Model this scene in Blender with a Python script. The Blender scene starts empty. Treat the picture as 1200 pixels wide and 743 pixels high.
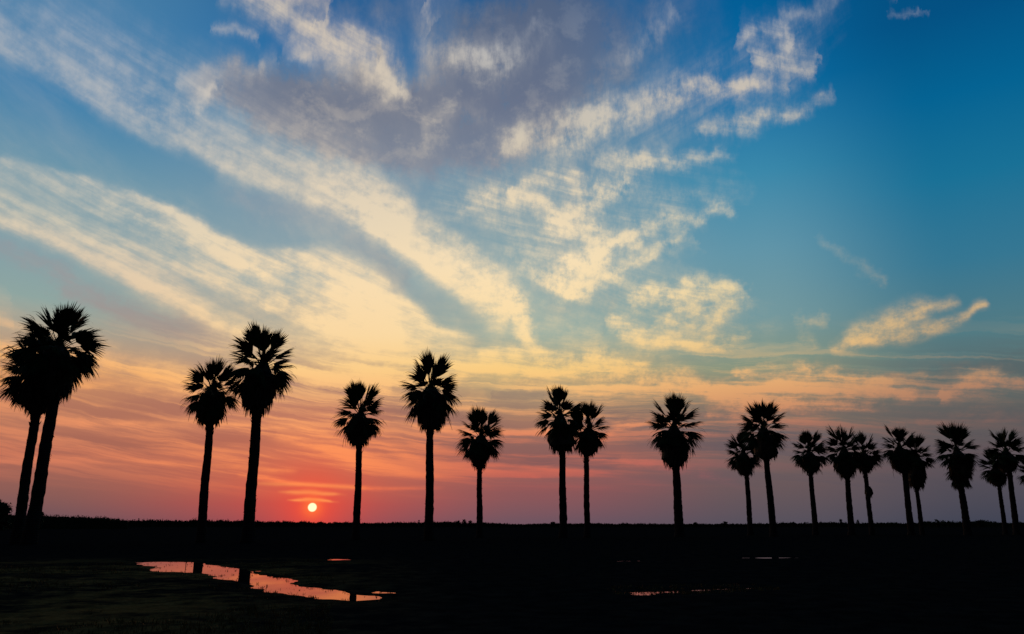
import bpy, math, random
import numpy as np
from mathutils import Vector, Matrix, Euler

scene = bpy.context.scene
R = math.radians
random.seed(7)
rng = np.random.default_rng(11)

# ------------------------------------------------------------------ camera
F = 942.0                      # focal length in photo pixels (1200 wide)
PITCH = math.atan((616.0 - 371.5) / F)
EYE = 1.6
cam_d = bpy.data.cameras.new("camera")
cam_d.sensor_width = 36.0
cam_d.lens = 36.0 * F / 1200.0
cam_d.clip_start = 0.1
cam_d.clip_end = 20000
cam = bpy.data.objects.new("camera", cam_d)
scene.collection.objects.link(cam)
cam.location = (0, 0, EYE)
cam.rotation_euler = (math.pi / 2 + PITCH, 0, 0)
scene.camera = cam
scene.view_settings.view_transform = 'Standard'
scene.view_settings.look = 'None'
scene.view_settings.exposure = 0.0
scene.view_settings.gamma = 1.0
scene.view_settings.use_curve_mapping = False


def ray(px, py):
    """direction seen at a photo pixel"""
    xc, yc = (px - 600.0) / F, (371.5 - py) / F
    v = Vector((xc, math.cos(PITCH) - yc * math.sin(PITCH), math.sin(PITCH) + yc * math.cos(PITCH)))
    return v.normalized()


def azel(px, py):
    v = ray(px, py)
    return math.degrees(math.atan2(v.x, v.y)), math.degrees(math.asin(v.z))


def at_range(px, py, D):
    """point at horizontal distance D in the direction of a photo pixel"""
    v = ray(px, py)
    h = math.hypot(v.x, v.y)
    return Vector((v.x / h * D, v.y / h * D, EYE + v.z / h * D))


def on_ground(px, py, z=0.0):
    v = ray(px, py)
    t = (z - EYE) / v.z
    return Vector((v.x * t, v.y * t, z))


def lin(c):
    out = []
    for x in c:
        x = x / 255.0
        out.append(x / 12.92 if x <= 0.04045 else ((x + 0.055) / 1.055) ** 2.4)
    return (*out, 1.0)


SUN_PX = (366, 594.5)
SUN = ray(*SUN_PX)
SUN_AZ, SUN_EL = azel(*SUN_PX)

# ------------------------------------------------------------------ sun lamp
ld = bpy.data.lights.new("sun", 'SUN')
ld.energy = 0.35
ld.angle = R(0.5)
ld.color = (1.0, 0.42, 0.2)
lo = bpy.data.objects.new("sun", ld)
scene.collection.objects.link(lo)
lo.rotation_euler = SUN.to_track_quat('Z', 'Y').to_euler()

# ------------------------------------------------------------------ node shorthand
class G:
    """a node tree with arithmetic on sockets"""
    def __init__(s, tree):
        s.t = tree
        s.n = tree.nodes
        s.l = tree.links

    def put(s, sock, v):
        if isinstance(v, S):
            s.l.new(v.s, sock)
        elif v is not None:
            sock.default_value = v

    def math(s, op, a, b=None, c=None, clamp=False):
        n = s.n.new("ShaderNodeMath")
        n.operation = op
        n.use_clamp = clamp
        s.put(n.inputs[0], a)
        if b is not None:
            s.put(n.inputs[1], b)
        if c is not None:
            s.put(n.inputs[2], c)
        return S(s, n.outputs[0])

    def vmath(s, op, a, b=None, scale=None):
        n = s.n.new("ShaderNodeVectorMath")
        n.operation = op
        s.put(n.inputs[0], a)
        if b is not None:
            s.put(n.inputs[1], b)
        if scale is not None:
            s.put(n.inputs[3], scale)
        return S(s, n.outputs['Value' if op in ('DOT_PRODUCT', 'LENGTH') else 'Vector'])

    def comb(s, x, y, z=0.0):
        n = s.n.new("ShaderNodeCombineXYZ")
        for i, v in enumerate((x, y, z)):
            s.put(n.inputs[i], v)
        return S(s, n.outputs[0])

    def sep(s, v):
        n = s.n.new("ShaderNodeSeparateXYZ")
        s.put(n.inputs[0], v)
        return [S(s, o) for o in n.outputs]

    def noise(s, v, scale=1.0, detail=4.0, rough=0.55, dist=0.0, dims='3D', color=False, lac=2.0):
        n = s.n.new("ShaderNodeTexNoise")
        n.noise_dimensions = dims
        s.put(n.inputs['Vector'], v)
        n.inputs['Scale'].default_value = scale
        n.inputs['Detail'].default_value = detail
        n.inputs['Roughness'].default_value = rough
        n.inputs['Lacunarity'].default_value = lac
        n.inputs['Distortion'].default_value = dist
        return S(s, n.outputs['Color' if color else 'Fac'])

    def curve(s, x, pts, smooth=True):
        n = s.n.new("ShaderNodeFloatCurve")
        m = n.mapping
        m.use_clip = False
        m.extend = 'HORIZONTAL'
        c = m.curves[0]
        while len(c.points) < len(pts):
            c.points.new(0.5, 0.5)
        for p, q in zip(c.points, pts):
            p.location = q
        for p in c.points:
            p.handle_type = 'AUTO_CLAMPED' if smooth else 'VECTOR'
        m.update()
        s.put(n.inputs['Value'], x)
        return S(s, n.outputs[0])

    def ramp(s, x, stops, mode='EASE'):
        n = s.n.new("ShaderNodeValToRGB")
        r = n.color_ramp
        r.interpolation = mode
        stops = sorted(stops)
        r.elements[0].position, r.elements[0].color = stops[0]
        r.elements[1].position, r.elements[1].color = stops[-1]
        for p, c in stops[1:-1]:
            e = r.elements.new(p)
            e.color = c
        s.put(n.inputs[0], x)
        return S(s, n.outputs[0])

    def mix(s, f, a, b):
        n = s.n.new("ShaderNodeMix")
        n.data_type = 'RGBA'
        s.put(n.inputs[0], f)
        s.put(n.inputs[6], a)
        s.put(n.inputs[7], b)
        return S(s, n.outputs[2])

    def smooth(s, x, a, b, lo=0.0, hi=1.0):
        n = s.n.new("ShaderNodeMapRange")
        n.interpolation_type = 'SMOOTHSTEP'
        s.put(n.inputs[0], x)
        for i, v in enumerate((a, b, lo, hi)):
            n.inputs[i + 1].default_value = v
        return S(s, n.outputs[0])


class S:
    def __init__(s, g, sock):
        s.g, s.s = g, sock
    def __add__(s, o): return s.g.math('ADD', s, o)
    __radd__ = __add__
    def __sub__(s, o): return s.g.math('SUBTRACT', s, o)
    def __rsub__(s, o): return s.g.math('SUBTRACT', o, s)
    def __mul__(s, o): return s.g.math('MULTIPLY', s, o)
    __rmul__ = __mul__
    def __truediv__(s, o): return s.g.math('DIVIDE', s, o)
    def clamp(s): return s.g.math('ADD', s, 0.0, clamp=True)


# ------------------------------------------------------------------ world: dusk sky with cirrus
world = bpy.data.worlds.new("World")
scene.world = world
world.use_nodes = True
world.cycles.sampling_method = 'MANUAL'
world.cycles.sample_map_resolution = 256
g = G(world.node_tree)
g.n.clear()
tc = g.n.new("ShaderNodeTexCoord")
D3 = g.vmath('NORMALIZE', S(g, tc.outputs['Generated']))
dx, dy, dz = g.sep(D3)
az = g.math('MULTIPLY', g.math('ARCTAN2', dx, dy), 180 / math.pi)
el = g.math('MULTIPLY', g.math('ARCSINE', dz), 180 / math.pi)
elp = g.math('MAXIMUM', el, 0.0)
gel = g.math('LOGARITHM', elp * 0.25 + 1.0, math.e) * 14.0      # cloud sheet seen at a slant: finer towards the horizon

# wind-torn warping of every cloud edge
w1 = g.noise(g.comb(az, gel * 0.9, 3.1), scale=0.13, detail=7.0, rough=0.58, color=True)
wx, wy, wz = g.sep(w1)
w2 = g.noise(g.comb(az * 0.8, gel * 1.6, 9.7), scale=0.75, detail=5.0, rough=0.62, color=True)
vx, vy, vz = g.sep(w2)
squash = g.smooth(el, 0.0, 16.0, 0.2, 1.0)
waz = az + (wx - 0.5) * 6.0 + (vx - 0.5) * 2.2
wel = el + ((wy - 0.5) * 4.6 + (vy - 0.5) * 2.0) * squash
# gently warped coordinates for crisp-edged bands
caz = az + (wx - 0.5) * 2.4 + (vx - 0.5) * 0.5
cel = el + ((wy - 0.5) * 1.6 + (vy - 0.5) * 0.6) * squash


def fibre_field(deg, along, across, seed, flat=False):
    """long thin strands lying at an angle to the horizon"""
    c, s_ = math.cos(R(deg)), math.sin(R(deg))
    e = gel if flat else el
    return g.smooth(g.noise(g.comb((caz * c + e * s_) * along, (e * c - caz * s_) * across, seed), scale=1.0, detail=6.0, rough=0.6), 0.3, 0.7, -0.5, 0.5)


FIB = {
    -50: fibre_field(-47, 0.12, 0.75, 1.0),
    -33: fibre_field(-31, 0.11, 0.8, 5.0),
    -20: fibre_field(-20, 0.10, 1.15, 9.0),
    0: fibre_field(-7, 0.07, 1.9, 13.0, True),
    24: fibre_field(24, 0.16, 1.0, 17.0),
}

PROF = {
    'soft': [(-2.4, 0), (-1.6, .12), (-1, .42), (-.5, .8), (0, 1), (.5, .8), (1, .42), (1.6, .12), (2.4, 0)],
    'top': [(-2.6, 0), (-1.8, .12), (-1, .4), (-.4, .72), (.2, .96), (.6, 1), (.85, .7), (1.1, .2), (1.35, 0)],     # crisp upper edge
    'bot': [(-1.35, 0), (-1.1, .2), (-.85, .7), (-.6, 1), (-.2, .96), (.4, .72), (1, .4), (1.8, .12), (2.6, 0)],     # crisp lower edge
    'flat': [(-1.9, 0), (-1.35, .16), (-.95, .55), (-.45, .95), (0, 1), (.45, .95), (.95, .55), (1.35, .16), (1.9, 0)],
}
_seed = [0]
_acc = [None]       # running sum, so that few values are alive at once


def stroke(pts, amp=1.0, prof='soft', fib=None, crisp=False, ends=0.12):
    """a band of cloud along photo points (x, y, half width[, weight])"""
    q = []
    small = max(p[2] for p in pts) < 13 and pts[0][1] < 420 and not crisp
    if small:
        pts = [(p[0], p[1], p[2] * 1.3 + 2, *p[3:]) for p in pts]
        amp, ends = amp * 0.92, 0.28
    if min(p[1] for p in pts) > 485:
        crisp = True
    for p in pts:
        a, e = azel(p[0], p[1])
        a2, e2 = azel(p[0], p[1] - p[2])
        q.append((a, e, abs(e2 - e), p[3] if len(p) > 3 else 1.0))
    a0, e0 = q[0][:2]
    a1, e1 = q[-1][:2]
    L = math.hypot(a1 - a0, e1 - e0)
    th = math.atan2(e1 - e0, a1 - a0)
    if len(q) == 2:
        m = tuple((x + y) / 2 for x, y in zip(q[0], q[1]))
        q.insert(1, m)
    ct, st = math.cos(th), math.sin(th)
    A_, E_ = (caz, cel) if crisp else (waz, wel)
    s_ = g.math('MULTIPLY_ADD', A_, ct / L, g.math('MULTIPLY_ADD', E_, st / L, -(a0 * ct + e0 * st) / L))
    t_ = g.math('MULTIPLY_ADD', A_, -st, g.math('MULTIPLY_ADD', E_, ct, a0 * st - e0 * ct))
    cs, ws, am = [], [], []
    for a, e, w, k in q:
        s = ((a - a0) * math.cos(th) + (e - e0) * math.sin(th)) / L
        t = -(a - a0) * math.sin(th) + (e - e0) * math.cos(th)
        cs.append((s, t))
        ws.append((s, w))
        am.append((s, k))
    cs.sort(); ws.sort(); am.sort()
    am = [(am[0][0] - ends, 0.0)] + am + [(am[-1][0] + ends, 0.0)]
    d = (t_ - g.curve(s_, cs)) / g.curve(s_, ws)
    v = g.curve(d, PROF[prof]) * g.curve(s_, am)
    if fib:
        dg = math.degrees(th)
        if q[0][1] < 9 and abs(dg) < 20 or abs(dg) > 150 or abs(dg) < 8:
            key = 0
        else:
            key = min((-50, -33, -20, 24), key=lambda k_: abs(k_ - dg))
        v = v * g.math('MULTIPLY_ADD', FIB[key], fib[2] * 1.3, 1.0 - fib[2] * 0.3)
    v = v * amp
    _acc[0] = v if _acc[0] is None else _acc[0] + v
    return v


# ---- clear sky colours by column of the photo, elevation by row
def columns(cols, behind, name):
    """2-D colour field: azimuth columns, each a ramp over elevation"""
    e01 = g.math('DIVIDE', elp, 90.0, clamp=True)
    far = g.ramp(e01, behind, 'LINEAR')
    out, last = far, -125.0
    for x, rows in cols:
        st = [(max(0.0, azel(x, y)[1] / 90.0), lin(c)) for y, c in rows]
        a = azel(x, 500)[0]
        st += [(70 / 90, tuple(lin(rows[0][1])[i] * 0.35 + behind[-1][1][i] * 0.65 for i in range(3)) + (1,)), (1.0, behind[-1][1])]
        out = g.mix(g.smooth(az, last, a), out, g.ramp(e01, st, 'LINEAR'))
        last = a
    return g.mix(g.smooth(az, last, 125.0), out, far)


east = [(0.0, lin((22, 24, 38))), (8 / 90, lin((38, 34, 50))), (20 / 90, lin((22, 34, 56))), (45 / 90, lin((8, 26, 50))), (1.0, lin((9, 23, 42)))]  # unseen sky behind and overhead, darkened to keep ground and trunks near black
base = columns([
    (40, [(0, (70, 126, 168)), (100, (55, 125, 170)), (200, (108, 150, 169)), (290, (130, 159, 167)), (350, (142, 165, 160)), (400, (178, 155, 130)), (440, (205, 145, 100)), (480, (192, 126, 96)), (530, (176, 104, 86)), (575, (136, 90, 86)), (610, (100, 80, 90))]),
    (360, [(0, (20, 92, 148)), (60, (30, 105, 162)), (150, (92, 140, 168)), (240, (120, 150, 168)), (330, (142, 165, 170)), (400, (175, 165, 145)), (440, (190, 150, 118)), (480, (190, 125, 100)), (530, (200, 114, 88)), (565, (198, 98, 80)), (590, (176, 74, 76)), (612, (146, 70, 82))]),
    (620, [(0, (26, 88, 140)), (120, (64, 118, 156)), (220, (112, 148, 167)), (320, (139, 166, 170)), (390, (150, 172, 162)), (440, (178, 165, 125)), (490, (170, 125, 100)), (530, (175, 102, 88)), (575, (140, 84, 88)), (612, (104, 82, 96))]),
    (900, [(0, (0, 94, 150)), (100, (10, 108, 162)), (200, (58, 136, 170)), (290, (96, 148, 168)), (370, (116, 152, 157)), (430, (135, 148, 125)), (475, (128, 116, 100)), (520, (122, 98, 94)), (570, (102, 86, 90)), (612, (84, 80, 92))]),
    (1150, [(0, (0, 80, 130)), (100, (0, 98, 146)), (200, (22, 112, 150)), (300, (52, 118, 146)), (390, (82, 122, 130)), (440, (92, 110, 108)), (480, (96, 94, 92)), (530, (92, 82, 88)), (580, (76, 74, 86)), (612, (64, 68, 84))]),
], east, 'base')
bright = columns([
    (40, [(0, (170, 178, 190)), (100, (200, 196, 190)), (250, (222, 208, 182)), (330, (224, 198, 168)), (390, (240, 190, 138)), (430, (250, 176, 104)), (480, (236, 150, 102)), (530, (220, 128, 94)), (580, (150, 90, 85)), (610, (108, 82, 90))]),
    (360, [(0, (226, 208, 182)), (150, (226, 210, 188)), (260, (236, 216, 184)), (330, (250, 221, 176)), (390, (251, 216, 162)), (430, (252, 206, 138)), (480, (250, 172, 112)), (520, (250, 148, 92)), (555, (252, 140, 86)), (590, (255, 100, 66)), (612, (232, 62, 62))]),
    (620, [(0, (175, 180, 190)), (100, (200, 195, 185)), (200, (230, 212, 182)), (300, (253, 227, 184)), (390, (252, 220, 164)), (430, (250, 206, 130)), (470, (245, 180, 116)), (520, (232, 124, 92)), (565, (190, 92, 84)), (612, (116, 84, 98))]),
    (900, [(0, (172, 176, 184)), (100, (214, 200, 180)), (220, (220, 208, 180)), (330, (238, 214, 165)), (400, (238, 200, 138)), (450, (228, 168, 112)), (500, (188, 118, 96)), (550, (140, 90, 95)), (612, (78, 78, 98))]),
    (1150, [(0, (150, 160, 175)), (200, (185, 178, 160)), (340, (215, 182, 135)), (400, (212, 170, 118)), (450, (182, 132, 102)), (500, (130, 95, 90)), (550, (95, 76, 86)), (612, (60, 66, 86))]),
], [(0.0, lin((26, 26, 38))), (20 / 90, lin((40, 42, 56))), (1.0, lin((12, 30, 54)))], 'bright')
shade = columns([
    (40, [(0, (105, 125, 155)), (200, (140, 150, 165)), (330, (152, 152, 153)), (400, (168, 144, 130)), (450, (180, 120, 95)), (510, (164, 102, 86)), (570, (124, 84, 84)), (610, (92, 76, 88))]),
    (360, [(0, (98, 114, 138)), (120, (112, 118, 136)), (250, (138, 145, 160)), (360, (148, 151, 150)), (420, (172, 145, 128)), (480, (166, 108, 94)), (530, (180, 100, 82)), (580, (180, 74, 70)), (612, (150, 64, 78))]),
    (620, [(0, (84, 100, 128)), (120, (106, 114, 136)), (250, (130, 142, 160)), (380, (140, 155, 155)), (440, (160, 145, 120)), (490, (142, 108, 98)), (540, (132, 88, 88)), (612, (96, 80, 94))]),
    (900, [(0, (50, 100, 150)), (200, (100, 140, 160)), (400, (125, 140, 130)), (470, (112, 104, 100)), (520, (100, 88, 94)), (612, (70, 74, 92))]),
    (1150, [(0, (30, 80, 130)), (300, (80, 115, 130)), (450, (88, 98, 98)), (520, (80, 74, 84)), (612, (56, 62, 82))]),
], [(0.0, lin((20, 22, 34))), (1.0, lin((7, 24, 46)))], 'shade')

# ---- shaded (grey / mauve) cloud
dark = [
    stroke([(262, 105, 24, .6), (330, 122, 38, 1), (420, 135, 50, 1), (520, 118, 62, 1), (610, 98, 72, 1), (700, 60, 60, .85), (790, 15, 40, .5)], 1.35, 'flat'),
    stroke([(495, 108, 14), (540, 104, 22), (620, 80, 28)], .55),
    stroke([(275, 112, 12), (330, 118, 16), (400, 128, 16)], .35),
    stroke([(420, 150, 10, .5), (480, 142, 14, .9), (560, 150, 14, .8), (640, 132, 12, .5)], .4),
    stroke([(620, 88, 16), (660, 66, 20), (700, 40, 18)], .35),
    stroke([(520, 20, 22), (600, 20, 26), (680, 25, 26)], .55),
    stroke([(410, 8, 12), (450, 14, 20), (495, 20, 10)], .35),
    stroke([(360, 175, 12, .4), (450, 180, 20, .8), (560, 175, 26, .9), (650, 150, 18, .5)], .75, 'soft', (0.12, 0.5, .4)),
    stroke([(440, 66, 8), (446, 62, 7)], .55),
    stroke([(0, 285, 10, .5), (70, 322, 12, .6), (150, 364, 20, 1), (240, 390, 20, 1.1), (320, 396, 10, .6)], 1.15, 'soft', (0.12, 0.8, .4)),
    stroke([(40, 268, 8), (150, 312, 9), (250, 345, 9), (340, 362, 6)], .45, 'soft', (0.12, 0.9, .4)),
    stroke([(290, 232, 14), (360, 250, 22), (430, 290, 20), (480, 320, 16)], .35),
    stroke([(420, 300, 14, .6), (470, 325, 18, 1), (520, 355, 24, 1), (545, 400, 20, .9)], .32, 'soft'),
    stroke([(0, 470, 8), (120, 482, 11), (240, 480, 8)], .9, 'soft', (0.08, 1.6, .5)),
    stroke([(60, 515, 8), (200, 520, 10), (300, 510, 8)], .9, 'soft', (0.08, 1.6, .5)),
    stroke([(330, 455, 7), (400, 462, 12), (470, 478, 12), (540, 500, 14), (640, 520, 14)], .9, 'soft', (0.08, 1.4, .5)),
    stroke([(450, 520, 10), (560, 530, 12), (700, 540, 12)], .8, 'soft', (0.08, 1.6, .5)),
    stroke([(700, 490, 12), (790, 505, 22), (900, 512, 20), (1010, 520, 12)], .9, 'soft', (0.06, 1.0, .4)),
    stroke([(580, 462, 6), (600, 455, 12), (650, 460, 8)], .75),
    stroke([(560, 380, 12), (620, 420, 10)], .25),
    stroke([(1040, 440, 6), (1100, 446, 9), (1190, 425, 8)], .7),
    stroke([(690, 180, 16), (640, 330, 20)], .2),
    stroke([(650, 355, 12), (720, 360, 22), (700, 400, 14)], .30),
]
dark_sum = _acc[0]
_acc[0] = None
# ---- sunlit cloud
lit = [
    # thin haze of ice about the main bands
    stroke([(-60, 10, 50, .7), (120, 60, 55, .9), (300, 140, 50, .9), (460, 225, 45, .7)], .36, 'soft', (0.1, 0.5, .5)),
    stroke([(-40, 212, 42, .9), (120, 262, 45, 1), (300, 335, 45, .9), (450, 385, 36, .4)], .32, 'soft', (0.1, 0.5, .5)),
    stroke([(540, 225, 30, .8), (640, 250, 50, 1), (760, 245, 45, .9), (850, 225, 24, .5)], .56, 'soft', (0.1, 0.5, .7)),
    stroke([(590, 330, 26, .7), (700, 335, 50, .9), (800, 365, 40, .9), (880, 380, 24, .5)], .48, 'soft', (0.1, 0.5, .7)),
    stroke([(600, 160, 22, .7), (720, 140, 34, .9), (880, 80, 50, .9), (960, 40, 28, .5)], .42, 'soft', (0.1, 0.5, .6)),
    stroke([(440, 395, 30), (560, 405, 34), (680, 405, 26)], .32, 'soft', (0.1, 0.5, .6)),
    stroke([(880, 470, 26), (1000, 460, 26), (1150, 460, 26)], .40, 'soft', (0.1, 0.5, .6)),
    # long cirrus band from the upper left
    stroke([(-60, 0, 24, .6), (20, 42, 30, .72), (110, 92, 30, .82), (190, 140, 30, .9), (270, 178, 30, .9), (350, 205, 30, .9), (440, 245, 30, .95)], .84, 'bot', (0.10, 0.55, .22), crisp=True),
    stroke([(60, 0, 26, .4), (150, 50, 30, .5), (240, 100, 20, .35)], .5, 'soft', (0.12, 0.7, .6)),
    stroke([(225, 128, 7), (245, 118, 7), (252, 110, 4)], .7),
    stroke([(205, 90, 16), (262, 92, 14), (300, 84, 10)], .30),
    # the bright bent plume in the middle
    stroke([(385, 196, 24, .35), (450, 242, 30, .75), (500, 283, 30, .95), (548, 320, 27, 1), (588, 350, 23, 1), (614, 386, 14, .8), (628, 412, 7, .3)], 1.2, 'flat', (0.10, 0.6, .35), crisp=True),
    stroke([(600, 350, 8, .9), (612, 380, 7, .9), (628, 408, 4, .5)], .6, 'soft'),
    stroke([(440, 270, 4, .8), (500, 305, 6, 1), (548, 345, 10, 1), (580, 375, 16, .8)], .6, 'soft', crisp=True),
    stroke([(380, 240, 10), (430, 262, 12), (470, 290, 6)], .30, 'soft', (0.15, 1.2, .8)),
    # great fan on the left, crisp along its top
    stroke([(120, 232, 14, .3), (200, 262, 16, .7), (300, 310, 24, .95), (370, 322, 30, 1), (430, 350, 34, 1), (480, 376, 26, 1), (514, 394, 14, .9)], 1.08, 'top', (0.10, 0.7, .48), crisp=True),
    stroke([(-20, 196, 14, .5), (60, 214, 18, .7), (140, 240, 20, .8), (220, 280, 18, .8), (310, 318, 16, .8)], .85, 'top', (0.10, 0.7, .45), crisp=True),
    stroke([(-30, 252, 8, .7), (40, 272, 10, .9), (110, 300, 12, .95), (190, 340, 14, 1), (260, 374, 12, 1), (310, 392, 8, .6)], 1.0, 'soft', (0.10, 0.9, .4), crisp=True),
    stroke([(-20, 230, 10), (80, 265, 12), (200, 310, 12), (300, 350, 12), (380, 385, 12)], .55, 'soft', (0.10, 1.0, .6), crisp=True),
    stroke([(230, 400, 12, .5), (330, 400, 22, .9), (420, 405, 28, 1), (500, 410, 20, .5)], .6, 'soft', (0.08, 0.9, .35)),
    stroke([(330, 355, 12), (400, 370, 20), (470, 385, 16)], .55, 'soft', (0.10, 1.2, .5)),
    stroke([(-30, 345, 14, .6), (20, 350, 12, .5)], .35),
    stroke([(-20, 370, 14), (30, 380, 10)], .45),
    # yellow and orange shelf
    stroke([(400, 424, 10, .4), (470, 438, 16, .9), (560, 426, 14, 1), (640, 424, 12, 1), (740, 436, 14, .9), (830, 452, 12, .6)], 1.15, 'soft', (0.08, 1.2, .4)),
    stroke([(560, 452, 8, .4), (560, 470, 12, .9), (540, 480, 8, .5)], .3),
    stroke([(610, 440, 8), (700, 452, 12), (800, 462, 12), (900, 470, 8)], .6, 'soft', (0.08, 1.5, .6)),
    stroke([(-40, 412, 14, 1), (60, 425, 18, 1), (150, 430, 16, .9), (250, 448, 12, .6)], 1.05, 'soft', (0.06, 1.2, .4)),
    stroke([(110, 452, 6, .7), (200, 460, 8, .9), (300, 470, 7, .7)], .8, 'soft', (0.06, 1.8, .5)),
    stroke([(330, 430, 6), (380, 438, 10), (450, 445, 10)], .7, 'soft', (0.08, 1.5, .5)),
    # streaks low over the horizon
    stroke([(100, 496, 4), (220, 498, 5), (330, 500, 5), (400, 520, 5)], .85, 'soft', (0.05, 2.0, .5)),
    stroke([(-20, 540, 4), (120, 540, 5), (260, 545, 5), (320, 552, 4)], .7, 'soft', (0.05, 2.0, .5)),
    stroke([(310, 512, 5, .5), (360, 520, 8, 1), (410, 536, 8, 1), (470, 552, 5, .7), (560, 566, 3, .4)], 1.0, 'soft', (0.06, 1.6, .4)),
    stroke([(300, 558, 3), (350, 566, 3), (420, 571, 3), (500, 572, 2.5)], .8, 'soft', (0.06, 2.2, .4)),
    stroke([(440, 520, 4), (520, 545, 5), (620, 556, 3)], .6, 'soft', (0.06, 2.0, .5)),
    stroke([(500, 500, 5), (580, 508, 5), (680, 500, 4)], .5, 'soft', (0.06, 2.0, .5)),
    stroke([(740, 540, 5), (800, 550, 7), (860, 566, 5)], .5, 'soft', (0.06, 1.8, .6)),
    stroke([(630, 548, 4), (700, 556, 5), (780, 570, 4)], .4, 'soft', (0.06, 1.8, .6)),
    # right of the middle: torn patches leaning up to the right
    stroke([(548, 236, 12, .6), (600, 226, 10, .7), (650, 250, 14, .9), (700, 258, 12, .6)], .75, 'soft', (0.16, 0.9, .6)),
    stroke([(610, 220, 8), (650, 205, 12), (720, 215, 14), (760, 200, 8)], .65, 'soft', (0.16, 0.8, .7)),
    stroke([(660, 245, 6), (700, 222, 9), (740, 212, 8)], .6, 'soft', (0.16, 0.9, .6)),
    stroke([(655, 308, 10, .7), (690, 292, 16, 1), (730, 280, 13, .9), (770, 268, 8, .5)], 1.1, 'soft', (0.16, 0.7, .4)),
    stroke([(680, 325, 6), (730, 312, 7), (780, 290, 6), (795, 282, 3)], .75, 'soft', (0.16, 1.0, .5)),
    stroke([(600, 290, 12), (640, 320, 14), (680, 340, 8)], .3, 'soft', (0.16, 0.9, .8)),
    stroke([(725, 385, 9, 1), (750, 396, 13, 1), (800, 400, 10, .8), (860, 385, 6, .5)], .95, 'soft', (0.12, 1.0, .5)),
    stroke([(765, 352, 7), (810, 345, 9), (855, 335, 7)], .8, 'soft', (0.14, 1.0, .6)),
    stroke([(790, 378, 6), (830, 366, 8), (862, 350, 6)], .7, 'soft', (0.14, 1.1, .6)),
    stroke([(665, 140, 12, .8), (710, 132, 16, .9), (760, 118, 16, 1), (810, 102, 14, 1), (860, 92, 8, .6)], .95, 'soft', (0.14, 0.7, .4)),
    stroke([(600, 165, 8), (650, 168, 10), (700, 150, 8)], .35),
    stroke([(720, 186, 7), (770, 186, 8), (835, 182, 5)], .8, 'soft', (0.14, 0.9, .5)),
    stroke([(862, 30, 16), (900, 18, 12), (925, 40, 10)], .7, 'soft', (0.2, 0.9, .6)),
    stroke([(878, 62, 16), (915, 58, 20), (948, 72, 14)], .75, 'soft', (0.2, 0.9, .6)),
    stroke([(848, 146, 6), (870, 142, 9), (900, 132, 6), (950, 122, 5)], .8, 'soft', (0.2, 0.9, .5)),
    stroke([(860, 100, 12), (920, 95, 14)], .4, 'soft', (0.2, 0.9, .6)),
    stroke([(925, 5, 7), (955, 6, 8), (985, 0, 5)], .6),
    stroke([(1036, -2, 5), (1052, 6, 6)], .6),
    stroke([(1052, 28, 1.6), (1072, 23, 1.6)], .45),
    stroke([(790, 258, 6), (820, 256, 6), (856, 240, 4)], .65, 'soft', (0.2, 1.0, .5)),
    stroke([(800, 292, 5), (830, 284, 5)], .35),
    stroke([(982, 408, 7, .8), (1010, 390, 12, 1), (1060, 368, 14, 1), (1108, 356, 7, .7)], 1.0, 'soft', (0.14, 0.9, .3), crisp=True),
    stroke([(1010, 400, 5), (1070, 392, 8), (1115, 378, 7), (1142, 358, 5)], .75, 'soft', (0.14, 0.9, .4), crisp=True),
    stroke([(960, 285, 4), (990, 300, 6), (1018, 320, 3)], .28),
    stroke([(925, 372, 3), (960, 378, 3)], .35),
    stroke([(930, 382, 5), (936, 405, 5)], .4),
    stroke([(855, 422, 4), (890, 440, 5), (930, 434, 4)], .6, 'soft', (0.1, 1.2, .4)),
    stroke([(830, 458, 7), (900, 452, 8), (960, 440, 8), (1020, 448, 8), (1050, 462, 5)], .9, 'soft', (0.08, 1.1, .6)),
    stroke([(840, 482, 8), (920, 480, 10), (1000, 476, 8)], .6, 'soft', (0.08, 1.4, .7)),
    stroke([(880, 462, 8, .6), (960, 470, 10, .8), (1030, 474, 8, .5)], .7, 'soft', (0.08, 1.1, .6)),
    stroke([(840, 436, 5, .6), (905, 428, 7, .8), (985, 446, 7, .8), (1030, 462, 6, .5)], .5, 'soft', (0.08, 1.1, .6)),
    stroke([(700, 504, 5, .6), (735, 494, 6, .8), (800, 488, 6, .7), (880, 496, 5, .4)], .5, 'soft', (0.08, 1.1, .6)),
    stroke([(690, 540, 5, .6), (760, 546, 7, .8), (850, 556, 6, .5)], .45, 'soft', (0.08, 1.1, .6)),
    stroke([(1030, 500, 6, .5), (1110, 492, 8, .7), (1200, 480, 8, .6)], .45, 'soft', (0.08, 1.1, .6)),
    stroke([(280, 215, 30, .7), (380, 260, 34, .8), (470, 320, 30, .5)], .24),
    stroke([(1110, 462, 7), (1150, 450, 8), (1210, 444, 8)], .85, 'soft', (0.08, 1.2, .5)),
    stroke([(1010, 440, 6), (1075, 446, 5)], .3),
    stroke([(700, 520, 4), (720, 505, 4), (760, 497, 3)], .5),
    stroke([(490, 50, 16, .5), (530, 60, 20, .8), (590, 75, 22, .8), (640, 60, 14, .4)], .5),
    stroke([(350, 62, 14, .6), (410, 84, 18, .9), (470, 96, 14, .7)], .62),
    stroke([(735, 60, 16, .5), (765, 35, 20, .8), (790, 10, 16, .6)], .42),
    stroke([(500, 0, 12), (510, 18, 14)], .45),
    stroke([(595, 170, 14, .5), (650, 160, 18, .8), (690, 172, 14, .5)], .45),
    # bright rim and holes of the big dark cloud at the top
    stroke([(290, -8, 22, .9), (325, 10, 24, 1), (355, 30, 24, 1), (392, 48, 24, 1), (430, 56, 26, .8), (462, 84, 22, .5)], 1.15, 'soft', (0.2, 0.6, .35)),
    stroke([(350, 0, 10), (385, 10, 10), (380, 30, 8)], .6),
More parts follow.
